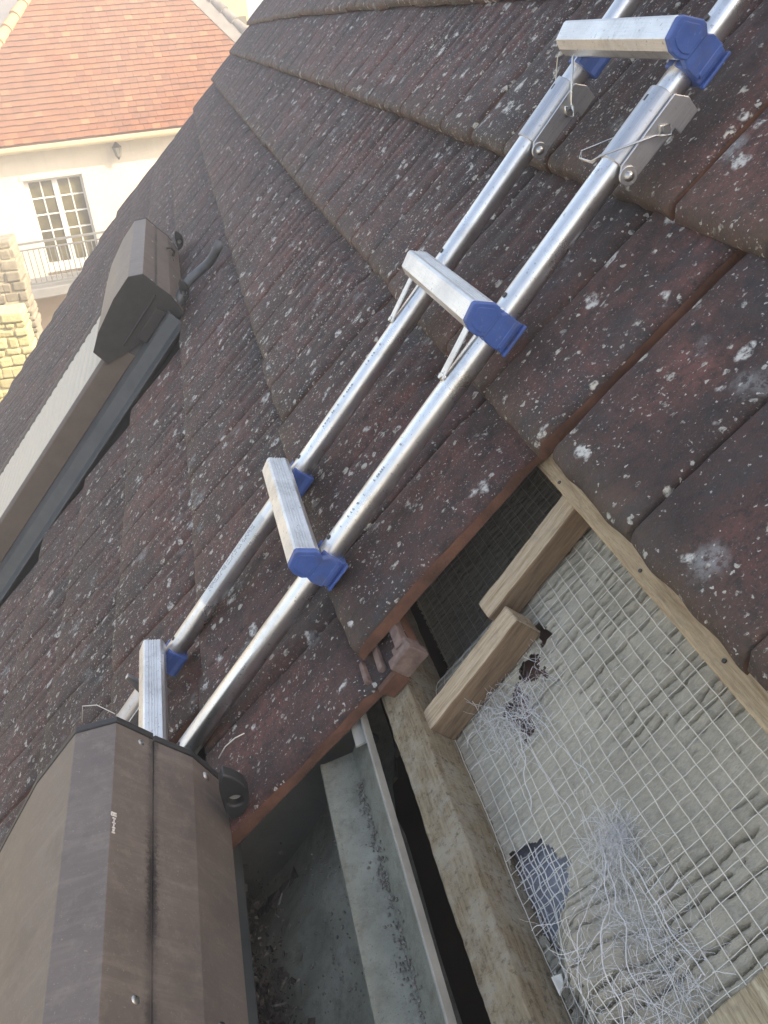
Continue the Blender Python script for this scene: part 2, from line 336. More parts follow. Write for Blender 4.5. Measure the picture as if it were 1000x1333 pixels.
# ------------------------------------------------------------------ the near roof
W = 0.65                                  # tile module (two rolls)
ROWS = [(0.88, 1.75), (0.33, 1.62), (-0.205, 1.41), (-0.80, 1.447), (-1.385, 1.33)]       # tail line of each course, one joint of it
for k in range(12): ROWS.append((-1.955-0.57*k, 1.36+random.uniform(-.12, .12)))
ROWS = [(0.88+.57*k, 1.5+random.uniform(-.15, .15)) for k in (3, 2, 1)] + ROWS
def sag(u, v): return -0.0010*max(0, u-2.0)**2*sstep(-3.4, -.6, v)
def tile_mesh(seed, nx, ny, length=.70, gauge=.57, ribs=1.0, chip=1.0):
    wt = W-.014; hw = wt/4; me = bpy.data.meshes.new('roof_tile'); vs = []; fs = []; mi = []; tail = []
    rr = random.Random(seed); sx = rr.uniform(0, 50)
    ts = [ (.05*(i/(ny*.3))) if i < ny*.3 else .05+(length-.05)*((i-ny*.3)/(ny-ny*.3)) for i in range(ny+1)]
    per = (nx-12)//2; XS = []                       # closer sampling at both edges and the middle groove
    for h0 in (0, wt/2): XS += [h0+q for q in (0, .003, .007, .012)]+[h0+.012+(wt/2-.024)*(k+1)/(per+1) for k in range(per)]+[h0+wt/2-.012, h0+wt/2-.007, h0+wt/2-.003]
    XS += [wt]; nx = len(XS)-1
    def top(x, t):
        xr = x % (wt/2) if x < wt-1e-6 else wt/2
        e = min(xr, wt/2-xr)
        z = .045-.050*t/gauge
        z += .005*(1-((xr-hw)/hw)**2)
        if e < .011: z -= .010*(1-e/.011)**2
        dm = abs(x-wt/2)
        if dm < .008: z -= .016*(1-dm/.008)
        fr = sstep(.16, .40, t)*(1-sstep(.525, .555, t))*ribs
        c = math.cos(2*math.pi*xr/(wt/2)*3)
        z += .008*fr*(sstep(-.55, .1, -c)-.55)
        if t > .54: z -= .014*sstep(.54, .57, t)
        if t < .036: z -= .027*(1-math.sqrt(max(0, 1-(1-t/.036)**2)))
        p = Vector((x*5+sx, t*5, seed*3.1))
        z += noise.noise(p)*.005 + noise.noise(p*4.2)*.0022*chip + noise.noise(p*13)*.0014*chip
        return z
    for j, t in enumerate(ts):
        for i in range(nx+1):
            x = XS[i]
            q = noise.noise(Vector((x*14+sx, 3.3, seed)))*.007*chip*(1-sstep(0, .12, t))
            d = noise.noise(Vector((t*12, sx, seed)))*.0035*chip
            xx = x+(d if i in (0, nx) else 0)
            vs.append((xx, t+q, top(x, t))); tail.append(1-sstep(.0, .11, t))
    n1 = nx+1
    for j in range(ny):
        for i in range(nx):
            fs.append((j*n1+i, (j+1)*n1+i, (j+1)*n1+i+1, j*n1+i+1)); mi.append(0)
    loop = [i for i in range(n1)] + [j*n1+nx for j in range(1, ny+1)] + [ny*n1+i for i in range(nx-1, -1, -1)] + [j*n1 for j in range(ny-1, 0, -1)]
    b0 = len(vs)
    for q in loop:
        x, t, z = vs[q]; vs.append((x, t, .045-.050*t/gauge-.042)); tail.append(tail[q])
    nl = len(loop)
    for k in range(nl):
        k2 = (k+1) % nl; fs.append((loop[k], loop[k2], b0+k2, b0+k)); mi.append(0 if k < nx else 1)
    fs.append(tuple(b0+k for k in range(nl))[::-1]); mi.append(1)
    # (across, up, out) -> local x up the slope, y along the ridge
    me.from_pydata([(t*S, x*S, z*S) for x, t, z in vs], [], fs)
    me.materials.append(M['tile']); me.materials.append(M['clay']); me.polygons.foreach_set('material_index', mi)
    a = me.attributes.new('tail', 'FLOAT', 'POINT'); a.data.foreach_set('value', tail)
    bm = bmesh.new(); bm.from_mesh(me); bmesh.ops.recalc_face_normals(bm, faces=bm.faces); bm.to_mesh(me); bm.free()
    me.shade_smooth(); me.set_sharp_from_angle(angle=R(50)); me.update()
    return me
roof = empty('house_roof', RM, 'steep weathered brown tiled roof with lichen spots and an opening under the ladder', 'roof')
near_meshes = [tile_mesh(k, 60, 40) for k in range(6)]
far_meshes = [tile_mesh(20+k, 30, 16, chip=.7, ribs=.75) for k in range(4)]
def in_frame(u, v):
    P = RM @ Vector((v*S, u*S, 0)); q = camo.matrix_world.inverted() @ P
    if q.z > -.05: return False
    x = q.x/-q.z*1100+500; y = 666-q.y/-q.z*1100
    return -150 < x < 1150 and -150 < y < 1480
slots = []
for r, (v0, ph) in enumerate(ROWS):
    k0 = math.floor((-.6-ph)/W)
    for k in range(k0, 40):
        u0 = ph+k*W
        if u0 > 16.4: break
        if u0 < (1.25 if v0 > -1.5 else 1.6) and v0 < -.5: continue                                  # stripped part and the near window
        if 5.15 < u0+W/2 < 7.55 and -4.4 < v0 < -1.6: continue                # far window
        slots.append((u0, v0, r))
vis = sorted([s_ for s_ in slots if in_frame(s_[0]+W/2, s_[1]+.28)], key=lambda q: (q[0]+.3)**2+q[1]**2)
single = set(vis[:296]); rest = []
rt = random.Random(5)
for (u0, v0, r) in slots:
    jit = (rt.uniform(-.008, .008), rt.uniform(-.006, .006), rt.uniform(-.0025, .0025), rt.uniform(-.007, .007), rt.uniform(-.005, .005))
    mesh = rt.choice(near_meshes if u0 < 4.2 else far_meshes)
    rz = jit[3]; du = 0
    if r == 7 and abs(u0-1.33) < .05: rz = .035; du = .038                     # the loose tile beside the opening
    if r == 5 and .5 < u0 < 1.2: du = -.030
    dv = .032 if r == 5 and u0 < 1.2 else 0
    if r == 6: rz += .075*max(0, 1-(u0-1.447)/2.6)
    mtx = Matrix.Translation(((v0+jit[1]+dv)*S, (u0+jit[0]+du)*S, (sag(u0+.3, v0+.3)+jit[2])*S)) @ Matrix.Rotation(rz, 4, 'Z') @ Matrix.Rotation(jit[4], 4, 'Y')
    if (u0, v0, r) in single:
        o = bpy.data.objects.new('roof_tile', mesh); COL.objects.link(o); o.parent = roof; o.matrix_local = mtx
    else: rest.append((mesh, mtx))
bm = bmesh.new()
low = tile_mesh(40, 12, 7, chip=.4)
for mesh, mtx in rest:
    n0 = len(bm.verts); bm.from_mesh(low); bm.verts.ensure_lookup_table(); bmesh.ops.transform(bm, matrix=mtx, verts=bm.verts[n0:])
me = bpy.data.meshes.new('distant_tiles'); bm.to_mesh(me); bm.free(); me.materials.append(M['tile']); me.materials.append(M['clay'])
o = bpy.data.objects.new('distant_tiles', me); COL.objects.link(o); o.parent = roof; o['kind'] = 'stuff'
ru = lambda p: (p[1]*S, p[0]*S, p[2]*S)
# boarding and the body of the house below, both slopes
VR = 3.2
def wz(v, n): return (cp*v-sp*n, sp*v+cp*n)
rx, rz_ = wz(VR, -.42); ex, ez = wz(-9.2, -.42); gz = -ROOF_Z/S
body = [(ex, ez), (rx, rz_), (2*rx-ex, ez), (2*rx-ex-.8, gz), (ex+.8, gz)]
def unw(p, u): return (u, cp*p[0]+sp*p[1], -sp*p[0]+cp*p[1])
MB().prism(body, unw, -6, 16.3).build('roof_boarding', M['board'], roof, ru)
MB().prism([(rx-.2, rz_+.25), (rx+.15, rz_+.75), (2*rx-ex+.6, ez+.3), (2*rx-ex+.5, ez+.1)], unw, -6, 16.5).build('rear_slope', M['tile'], roof, ru)

# battens of the opening: along the ridge
def rough_bar(name, a, b, mat, parent, fn, jit=.003, nseg=24, axis=0):
    mb = MB(); rr = random.Random(hash(name) % 99 if False else int(a[0]*100+b[1]*31) % 97)
    vs = []; fs = []
    A = [a[i] for i in range(3)]; B = [b[i] for i in range(3)]
    o1, o2 = [i for i in range(3) if i != axis]
    m_ = 3
    ring = [(0, 0), (.5, 0), (1, 0), (1, .5), (1, 1), (.5, 1), (0, 1), (0, .5)]
    for k in range(nseg+1):
        t = A[axis]+(B[axis]-A[axis])*k/nseg
        for (p, q) in ring:
            c = [0, 0, 0]; c[axis] = t; c[o1] = A[o1]+(B[o1]-A[o1])*p; c[o2] = A[o2]+(B[o2]-A[o2])*q
            nn = noise.noise_vector(Vector((t*7, p*3+A[o1]*5, q*3)))*jit + noise.noise_vector(Vector((t*31, p*9, q*9+4)))*jit*.6 + noise.noise_vector(Vector((t*90, p*9, q*9+7)))*jit*.35
            c[o1] += nn.x; c[o2] += nn.y; vs.append(tuple(c))
    for k in range(nseg):
        for i in range(8): fs.append((k*8+i, k*8+(i+1) % 8, (k+1)*8+(i+1) % 8, (k+1)*8+i))
    fs += [tuple(range(8))[::-1], tuple(nseg*8+i for i in range(8))]
    mb.add(vs, fs)
    return mb.build(name, mat, parent, fn, bevel=.0022, smooth=50)
b1 = rough_bar('batten', (.1, -.838, -.20), (2.1, -.758, -.060), M['woodcrust'], roof, ru, .0032, 160)
b1['label'] = 'dusty rough old batten beside the zinc channel'
b2 = rough_bar('batten', (.1, -.228, -.145), (2.1, -.150, -.062), M['woodfresh'], roof, ru, .002, 40)
b2['label'] = 'pale fresh batten under the tails of the upper tiles'
def short_piece(u0, u1, v0, v1, n0, n1, rz):
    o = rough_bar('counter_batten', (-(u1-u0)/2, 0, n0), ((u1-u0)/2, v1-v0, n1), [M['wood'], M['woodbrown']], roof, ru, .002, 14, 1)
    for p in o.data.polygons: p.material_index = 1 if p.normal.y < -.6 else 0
    o.matrix_local = Matrix.Translation((v0*S, (u0+u1)/2*S, 0)) @ Matrix.Rotation(rz, 4, 'Z'); return o
short_piece(1.335, 1.395, -.525, -.20, -.150, -.088, .09)
short_piece(1.225, 1.282, -.762, -.465, -.152, -.080, .10)
rough_bar('rafter', (.36, -1.0, -.30), (.520, 1.0, -.145), M['woodold'], roof, ru, .006, 50, 1)
# nail heads
for (a, b_) in ((1.42, -.215), (1.08, -.21), (.83, -.205)):
    MB().tube([(a, b_, -.063), (a, b_, -.0595)], .0038, 8).build('nail', M['iron'], roof, ru)
# bare interlock ribs at the head of the loose tile
hd = MB()
def rib(u0, u1, v, n, w, h):
    o_ = MB().prism([(-w, -h), (-w*.8, 0), (-w*.4, h*.5), (w*.4, h*.5), (w*.8, 0), (w, -h)], lambda p, a: (a, v+p[0]+(a-u0)*.02, n+p[1]), u0, u1)
    return o_.build('interlock_rib', M['claypale'], roof, ru, bevel=.002, smooth=40)
def clay_bit(name, a, b, mat='claypale', jit=.002):
    return MB().box(a, b, 0, jit).build(name, M[mat], roof, ru, bevel=.0012)
clay_bit('interlock_rib', (1.395, -.712, -.045), (1.86, -.690, -.004))
clay_bit('interlock_rib', (1.40, -.782, -.045), (1.62, -.766, -.010))
clay_bit('interlock_rib', (1.40, -.826, -.040), (1.47, -.812, -.004))
clay_bit('interlock_lug', (1.352, -.738, -.050), (1.378, -.668, .004))
clay_bit('interlock_lug', (1.378, -.726, -.050), (1.412, -.680, -.006))
clay_bit('interlock_lip', (1.352, -.800, -.055), (1.368, -.738, -.012), 'clay')

# ------------------------------------------------------------------ mineral wool with netting in the opening
ins, fi = roof_root('insulation_panel', 1.0, -.5, -.2, 'beige mineral wool quilt under torn string netting in the stripped opening', 'insulation')
H1 = (1.165, -.612)
def wool_base(u, v):
    n_ = -.160+.012*noise.noise(Vector((u*3, v*3, 1.7)))
    m_ = math.hypot((u-.66)/.15, (v+.66)/.085)
    n_ += .050*(1-sstep(.2, 1.1, m_))
    n_ -= .20*sstep(1.36, 1.66, u)                # sinks away under the covered tiles on the far side
    return n_
def wool_n(u, v):
    n_ = wool_base(u, v)
    uu = u+.006*noise.noise(Vector((u*14, v*18, 2.2)))+.003*noise.noise(Vector((u*40, v*55, 5.2)))
    period = .0215
    cell = math.floor(uu/period); fr = uu/period-cell
    br = noise.noise(Vector((cell*3.7, v*9+cell*.7, 8.1)))+.10*noise.noise(Vector((u*60, v*60, 1)))
    zone = sstep(-.22, .22, noise.noise(Vector((u*2.6, v*3.1, 11.4)))+.38*(1-sstep(.45, .85, u))*sstep(-.62, -.45, v)+.40*sstep(1.10, 1.25, u)*sstep(-.56, -.45, v)-.16)
    n_ += .0035*(1-(2*fr-1)**4)*(.15+.85*zone)+.0012*math.sin(uu*420+3*noise.noise(Vector((u*9, v*20, 0))))
    if br > -.05: n_ -= .075*zone*sstep(-.05, .10, br)*(1-sstep(.04, .30, fr))
    n_ += .0045*noise.noise(Vector((u*30, v*30, 3)))+.0030*noise.noise(Vector((u*85, v*85, 3)))+.0016*noise.noise(Vector((u*210, v*210, 3)))
    m_ = math.hypot((u-.66)/.15, (v+.66)/.085)
    if m_ < 1.1: n_ += (.020*noise.noise(Vector((u*22, v*22, 5)))+.014*noise.noise(Vector((u*60, v*60, 15))))*(1-sstep(.2, 1.1, m_))
    return n_
def tear(u, v):                                   # ragged rips right through the quilt
    q = .55*noise.noise(Vector((u*26, v*26, 7)))+.30*noise.noise(Vector((u*70, v*70, 9)))
    a = math.hypot((u-1.165)/.085, (v+.600)/.046)+q
    b = math.hypot((u-1.21)/.055, (v+.525)/.036)+q
    c = math.hypot((u-1.25)/.045, (v+.47)/.020)+q
    return min(a, b, c) < .72
FILM = [(.935, -.752), (.905, -.675), (.835, -.640), (.800, -.655), (.735, -.735), (.80, -.775)]
def in_film(u, v):
    u += .016*noise.noise(Vector((u*30, v*30, 3))); v += .016*noise.noise(Vector((u*30, v*30, 8)))
    sg = [(FILM[(k+1) % 6][0]-FILM[k][0])*(v-FILM[k][1])-(FILM[(k+1) % 6][1]-FILM[k][1])*(u-FILM[k][0]) for k in range(6)]
    return all(x < 0 for x in sg) or all(x > 0 for x in sg)
NU, NV = 640, 140; U0, U1, V0, V1 = .34, 2.05, -.83, -.14
wv = []; wf = []
for j in range(NV+1):
    for i in range(NU+1):
        u = U0+(U1-U0)*i/NU; v = V0+(V1-V0)*j/NV; wv.append((u, v, wool_n(u, v)))
for j in range(NV):
    for i in range(NU):
        a = j*(NU+1)+i; pu, pv_ = wv[a][0], wv[a][1]
        if not (tear(pu, pv_) or in_film(pu, pv_)): wf.append((a, a+NU+1, a+NU+2, a+1))
MB().add(wv, wf).build('wool', M['wool'], ins, fi, smooth=180, recalc=False)
MB().box((U0, V0, -.41), (U1, V1, -.40)).build('paper_backing', M['brownboard'], ins, fi)
MB().box((1.06, -.74, -.205), (1.33, -.42, -.195)).build('paper_layer', M['brownboard'], ins, fi)
net = MB(); rn = random.Random(3)
def torn(u, v): return tear(u, v) and noise.noise(Vector((u*50, v*50, 2))) > -.25 or math.hypot((u-.70)/.12, (v+.60)/.06) < .75+.3*noise.noise(Vector((u*20, v*20, 4)))
def thread(pts, r):
    run = []
    for p in pts:
        if torn(p[0], p[1]):
            if len(run) > 2: net.tube(run, r, 3, cap=False)
            run = []
        else: run.append(p)
    if len(run) > 2: net.tube(run, r, 3, cap=False)
SP = .0305
for k in range(int((V1-V0)/SP)+1):
    v = V0+.012+k*SP; pts = []; ph = rn.uniform(0, 9)
    for i in range(115):
        u = U0+(U1-U0)*i/114
        vv = v+.0045*noise.noise(Vector((u*5, ph, 0)))+.0018*noise.noise(Vector((u*38, ph, 4)))
        pts.append((u, vv, wool_base(u, vv)+.0075+.002*noise.noise(Vector((u*30, ph, 9)))))
    thread(pts, .00115)
for k in range(int((U1-U0)/SP)+1):
    u = U0+.006+k*SP; pts = []; ph = rn.uniform(0, 9)
    for i in range(46):
        v = V0+(V1-V0)*i/45
        uu = u+.006*noise.noise(Vector((v*6, ph, 2)))+.002*noise.noise(Vector((v*40, ph, 6)))
        pts.append((uu, v, wool_base(uu, v)+.0060+.0025*noise.noise(Vector((v*30, ph, 9)))))
    thread(pts, .00072)
o = net.build('string_netting', M['net'], ins, fi, recalc=False, smooth=180); o['kind'] = 'stuff'
fr_ = MB(); rf = random.Random(11)
def fray(cu, cv, cn, su, sv, count, length, r=.0007):
    for k in range(count):
        p = Vector((cu+rf.gauss(0, su), cv+rf.gauss(0, sv), 0)); p.z = wool_n(p.x, p.y) if cn is None else cn
        p.z = max(p.z, wool_base(p.x, p.y)-.01)+rf.uniform(.002, .018)
        d = Vector((rf.gauss(0, 1), rf.gauss(0, .6), rf.gauss(.25, .5))).normalized(); pts = [p.copy()]
        L_ = length*rf.uniform(.35, 1.2)
        for q in range(9):
            d = (d+Vector((rf.gauss(0, .20), rf.gauss(0, .20), rf.gauss(-.08, .2)))).normalized(); p = p+d*L_/9
            z = wool_base(p.x, p.y)
            p.z = max(p.z, z+.003); pts.append(p.copy())
        fr_.tube(pts, rf.uniform(.35, 1.0)*r, 3, cap=False)
fray(1.17, -.655, None, .045, .016, 90, .075, .0006)
fray(1.13, -.575, None, .030, .018, 70, .075, .0006)
fray(1.20, -.50, None, .04, .015, 36, .06, .0005)
fray(.800, -.545, None, .016, .016, 150, .055, .0005)
fray(.76, -.575, None, .035, .025, 70, .07, .0005)
fray(.66, -.585, None, .06, .035, 80, .075, .0006)
fray(.60, -.58, None, .045, .04, 110, .075, .0006)
fray(.62, -.69, None, .05, .03, 50, .07, .0005)
fray(.95, -.56, None, .13, .08, 70, .030, .0005)
for args in ((1.165, -.635, None, .05, .022, 170, .050, .0003), (1.14, -.57, None, .03, .02, 120, .05, .0003), (.80, -.545, None, .022, .02, 260, .05, .0003), (.60, -.59, None, .05, .04, 220, .05, .0003), (.72, -.57, None, .06, .04, 150, .045, .0003)): fray(*args)
# a few long loose strands
for (ua, va, ub, vb) in ((1.19, -.58, .90, -.52), (1.17, -.62, .88, -.58), (.83, -.56, .55, -.66), (.82, -.54, .55, -.58), (.80, -.57, .58, -.72), (.84, -.53, .56, -.53), (1.13, -.60, .96, -.66), (.78, -.58, .52, -.62), (1.22, -.66, 1.10, -.56), (1.24, -.63, 1.08, -.60), (1.21, -.69, 1.12, -.57)):
    pts = []
    for k in range(25):
        t = k/24; u = ua+(ub-ua)*t+.012*noise.noise(Vector((t*6, ua*9, vb*9))); v = va+(vb-va)*t+.014*noise.noise(Vector((t*5, va*9, ub*7)))
        pts.append((u, v, wool_base(u, v)+.010+.008*math.sin(t*3.1)))
    fr_.tube(pts, rf.uniform(.0006, .0012), 4, cap=False)
o = fr_.build('frayed_threads', M['fray'], ins, fi, recalc=False, smooth=180); o['kind'] = 'stuff'; o['label'] = 'frayed white threads round the torn holes'
# film patch with its own tight mesh
def film_n(u, v): return -.176+.05*(v+.72)+.006*noise.noise(Vector((u*22, v*22, 1)))
pv = []; pf = []
for j in range(19):
    for i in range(23):
        u = .715+.24*i/22; v = -.79+.165*j/18
        pv.append((u, v, film_n(u, v)-.012))
for j in range(18):
    for i in range(22): a = j*23+i; pf.append((a, a+23, a+24, a+1))
MB().add(pv, pf).build('plastic_film', M['film'], ins, fi, recalc=False, smooth=180)
fm = MB()
def clipped(pts, r):
    run = []
    for p in pts+[None]:
        if p is not None and in_film(p[0], p[1]): run.append(p)
        else:
            if len(run) > 2: fm.tube(run, r, 4, cap=False)
            run = []
for k in range(16):
    u = .72+.0165*k; clipped([(u+.002*math.sin(j*.7+k), -.79+.165*j/40, film_n(u, -.79+.165*j/40)+.004) for j in range(41)], .0010)
for k in range(11):
    v = -.785+.0165*k; clipped([(.715+.24*j/50, v+.002*math.sin(j*.5+k), film_n(.715+.24*j/50, v)+.005) for j in range(51)], .0013)
o = fm.build('film_mesh', M['fray'], ins, fi, recalc=False, smooth=180); o['kind'] = 'stuff'
# loose scraps
for k, (a, b_) in enumerate(((.715, -.765), (.68, -.74))):
    z = wool_n(a, b_)+.012; w_ = .013
    MB().add([(a-w_, b_-w_*.7, z), (a+w_, b_-w_*.4, z+.008), (a+w_*.8, b_+w_*.8, z+.002), (a-w_*.6, b_+w_, z+.01),
              (a-w_, b_-w_*.7, z-.002), (a+w_, b_-w_*.4, z+.006), (a+w_*.8, b_+w_*.8, z), (a-w_*.6, b_+w_, z+.008)],
             [(0, 1, 2, 3), (7, 6, 5, 4), (0, 4, 5, 1), (1, 5, 6, 2), (2, 6, 7, 3), (3, 7, 4, 0)]).build('wool_scrap', M['net'], ins, fi)

# ------------------------------------------------------------------ roof windows with roller shutter boxes
BOX = [(-1.304, .035), (-1.2535, .165), (-1.2478, .268), (-1.2520, .2695), (-1.2515, .2735), (-1.2445, .2745), (-1.2345, .372), (-1.300, .434), (-1.47, .437), (-1.705, .409), (-1.835, .372), (-1.855, .262), (-1.70, .19), (-1.45, .10)]
EAR = [(-1.1601, 0.1618), (-1.1553, 0.1349), (-1.1611, 0.0966), (-1.1841, 0.065), (-1.2176, 0.0449), (-1.254, 0.042), (-1.2751, 0.0535), (-1.2531, 0.0842), (-1.2071, 0.1292)]
EARC = (-1.2147, 0.0822)
def roof_window(u0, ln, label, near):
    u1 = u0+ln
    root, fn = roof_root('roof_window', u0, -1.3, 0, label, 'roof window', 'roof windows with roller shutter boxes')
    # shutter box: finely divided so the mildew along its seam can follow the seam
    sub = []
    for i in range(len(BOX)):
        a, b = BOX[i], BOX[(i+1) % len(BOX)]; k_ = 4 if i < 11 else 1
        for q in range(k_): sub.append((a[0]+(b[0]-a[0])*q/k_, a[1]+(b[1]-a[1])*q/k_))
    mb = MB().prism(sub, lambda p, a: (a, p[0], p[1]), u0, u1)
    bx = mb.build('shutter_box', M['brown'], root, fn, smooth=8)
    at = bx.data.attributes.new('seam', 'FLOAT', 'POINT')
    at.data.foreach_set('value', [max(0, 1-abs((vv.co.z/S)-.273)/.045)*(1 if vv.co.x > -.0 and True else 0) for vv in bx.data.vertices])
    bv = bx.modifiers.new('bevel', 'BEVEL'); bv.width = .004; bv.segments = 3; bv.limit_method = 'ANGLE'; bv.angle_limit = R(14)
    for a in (u1-.025, u1-.62, u0+.62, u0+.025):
        for (v_, n_) in ((-1.2455, .306), (-1.272, .118)):
            MB().tube([(a, v_-.004, n_), (a, v_+.003, n_), (a, v_+.006, n_)], [.0115, .0105, .005], 12).build('screw', M['steel'], bx, fn, smooth=50)
    cx_, cn_ = -1.53, .27
    for (a, b) in ((u0-.018, u0-.001), (u1+.001, u1+.018)):
        cap = [(cx_+(p[0]-cx_)*1.012, cn_+(p[1]-cn_)*1.012) for p in BOX]
        c = MB().prism(cap, lambda p, q: (q, p[0], p[1]), a, b).build('end_cap', M['blackplastic'], root, fn, bevel=.004)
        s_ = -1 if a < u0 else 1
        e = a if a < u0 else b
        # raised web on the cap and the fixing ear with its hole
        rd = MB(); rd.box((e, -1.60, .13), (e+s_*.020, -1.36, .20)); rd.box((e, -1.70, .235), (e+s_*.014, -1.30, .25))
        rd.build('cap_web', M['blackplastic'], c, fn, bevel=.003)
        cu = e-s_*.138
        ctrl = EAR; hc = EARC; ring_o = []; ring_i = []
        for k in range(28):
            t = 2*math.pi*k/28; dv_, dn_ = math.cos(t), math.sin(t); best = .02      # farthest crossing of the outline along this bearing
            for q in range(len(ctrl)):
                ax, ay = ctrl[q][0]-hc[0], ctrl[q][1]-hc[1]; bx_, by_ = ctrl[(q+1) % len(ctrl)][0]-hc[0], ctrl[(q+1) % len(ctrl)][1]-hc[1]
                den = (bx_-ax)*dn_-(by_-ay)*dv_
                if abs(den) < 1e-9: continue
                w_ = (ay*dv_-ax*dn_)/den
                if 0 <= w_ <= 1:
                    px_, py_ = ax+(bx_-ax)*w_, ay+(by_-ay)*w_
                    best = max(best, px_*dv_+py_*dn_)
            ring_o.append((hc[0]+dv_*best, hc[1]+dn_*best)); ring_i.append((hc[0]+dv_*.0165, hc[1]+dn_*.0165))
        ear = MB(); vs = [(cu-.016, *p) for p in ring_o]+[(cu-.016, *p) for p in ring_i]+[(cu+.016, *p) for p in ring_o]+[(cu+.016, *p) for p in ring_i]
        n_ = 28; fs = []
        for k in range(n_):
            k2 = (k+1) % n_
            fs += [(k, k2, n_+k2, n_+k), (2*n_+k, 3*n_+k, 3*n_+k2, 2*n_+k2), (k, 2*n_+k, 2*n_+k2, k2), (n_+k, n_+k2, 3*n_+k2, 3*n_+k)]
        ear.add(vs, fs).build('fixing_ear', M['blackplastic'], c, fn, smooth=50, bevel=.002)
        if not near or s_ > 0:
            MB().tube([(cu+.004, *EARC), (cu+.014, *EARC)], .016, 14).build('ear_plug', M['zincpale'], c, fn, smooth=50)
    # window frame, shutter slats and guide rails below the box
    VB = -4.35
    fm_ = MB(); fm_.box((u0+.02, VB, -.08), (u1-.02, -1.42, .135)); fm_.build('window_frame', M['darkgrey'], root, fn, bevel=.004)
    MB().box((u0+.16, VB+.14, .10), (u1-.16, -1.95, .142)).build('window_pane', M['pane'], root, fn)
    for a in (u0, u1-.07):
        MB().prism([(a, .140), (a+.07, .140), (a+.07, .292), (a+.045, .302), (a+.02, .302), (a, .285)], lambda p, q: (p[0], q, p[1]), VB, -1.72).build('guide_rail', M['browntrim'], root, fn, bevel=.003)
    k = 0
    v_ = -1.80
    while v_ > VB+.05:
        sl_ = MB().prism([(v_, .262), (v_, .276), (v_-.018, .284), (v_-.070, .284), (v_-.092, .276), (v_-.092, .262)], lambda p, q: (q, p[0], p[1]), u0+.072, u1-.072)
        sl_.build('slat', M['slat'], root, fn, bevel=.001); v_ -= .094; k += 1
    # side flashing: upstand, gutter and lap over the tiles
    for s_, a in ((-1, u0), (1, u1)):
        prof = [(a+s_*-.02, .135), (a+s_*.0, .140), (a+s_*.055, .115), (a+s_*.10, .045), (a+s_*.17, .030), (a+s_*.17, .020), (a+s_*.09, .032), (a+s_*.045, .10), (a+s_*-.02, .12)]
        MB().prism(prof, lambda p, q: (p[0], q, p[1]), VB-.05, -1.45 if near else -1.34).build('side_flashing', M['darkgrey'], root, fn, bevel=.002)
    # hinge blocks between box and frame
    for a in (u0+.01, u1-.09):
        MB().prism([(-1.98, .14), (-1.98, .20), (-1.80, .27), (-1.42, .13), (-1.33, .02), (-1.42, -.04), (-1.8, -.04)], lambda p, q: (q, p[0], p[1]), a, a+.08).build('mounting_bracket', M['darkgrey'], root, fn, bevel=.004)
    if not near: MB().tube([(u1-.55, -1.262, .12), (u1-.55, -1.225, .13), (u1-.55, -1.215, .165), (u1-.55, -1.24, .19)], .010, 8).build('hook', M['iron'], root, fn, smooth=60)
    if near:
        # maker's mark: white letters, too small to read
        lg = MB(); lx = u0+1.495; vm = -1.2325; q = 0
        def mark(u_, n_, w_, h_): lg.prism([(u_-w_, n_-h_), (u_+w_, n_-h_), (u_+w_, n_+h_), (u_-w_, n_+h_)], lambda p, a: (p[0], -1.2475+(p[1]-.270)*.1245+a, p[1]), .0006, .0022)
        
        mark(lx, .366, .0016, .0060); mark(lx-.0035, .3712, .0028, .0012); mark(lx-.0035, .366, .0028, .0011); mark(lx-.0065, .3688, .0012, .0026); mark(lx-.0055, .362, .0016, .0026)
        for kk, (w_, h_) in enumerate(((.0011, .0036), (.0026, .0013), (.0011, .0040), (.0028, .0012), (.0012, .0034), (.0024, .0022), (.0011, .0036))): mark(lx-.0125-.0058*kk, .3645, w_, h_)
        lg.build('maker_mark', M['bird'], bx, fn)
        # head channel and apron flashing above the window
        ch = MB().prism([(-1.072, -.056), (-1.066, -.054), (-1.060, -.062), (-1.002, -.100), (-.906, -.060), (-.906, -.066), (-1.000, -.108), (-1.066, -.064)],
                        lambda p, q: (q, p[0]+.008*(q-1.0), p[1]+.0015*math.sin(q*9)), .15, 1.395).build('head_channel', M['zinc'], root, fn, bevel=.0005)
        MB().prism([(-.9075, -.066), (-.9075, -.048), (-.9005, -.046), (-.8995, -.066)], lambda p, q: (q, p[0]+.008*(q-1.0), p[1]), .15, 1.43).build('edge_strip', M['zincpale'], root, fn, bevel=.0005)
        MB().prism([(-.9075, -.060), (-.935, -.046), (-.940, -.050), (-.9075, -.068)], lambda p, q: (q, p[0], p[1]), 1.33, 1.62).build('flange_end', M['zincpale'], root, fn, bevel=.0005)
        ap = MB(); NA = 40; av = []; af = []
        for j in range(NA+1):
            for i in range(NA+1):
                u = .10+1.72*i/NA; v = -1.75+.80*j/NA
                n_ = -.165+.03*sstep(-1.45, -1.05, v)-.06*sstep(1.20, 1.45, u)+.006*noise.noise(Vector((u*4, v*4, 3)))
                if 1.16 < u < 1.21: n_ += .010
                av.append((u, v, n_))
        for j in range(NA):
            for i in range(NA): a = j*(NA+1)+i; af.append((a, a+NA+1, a+NA+2, a+1))
        MB().add(av, af).build('apron_sheet', M['zinc'], root, fn, smooth=60, recalc=False)
        MB().prism([(1.455, -.27), (1.475, -.085), (1.49, -.083), (1.475, -.27)], lambda p, q: (p[0]+.02*(q+1.3), q, p[1]), -1.75, -.99).build('apron_upstand', M['zincdark'], root, fn, bevel=.001)
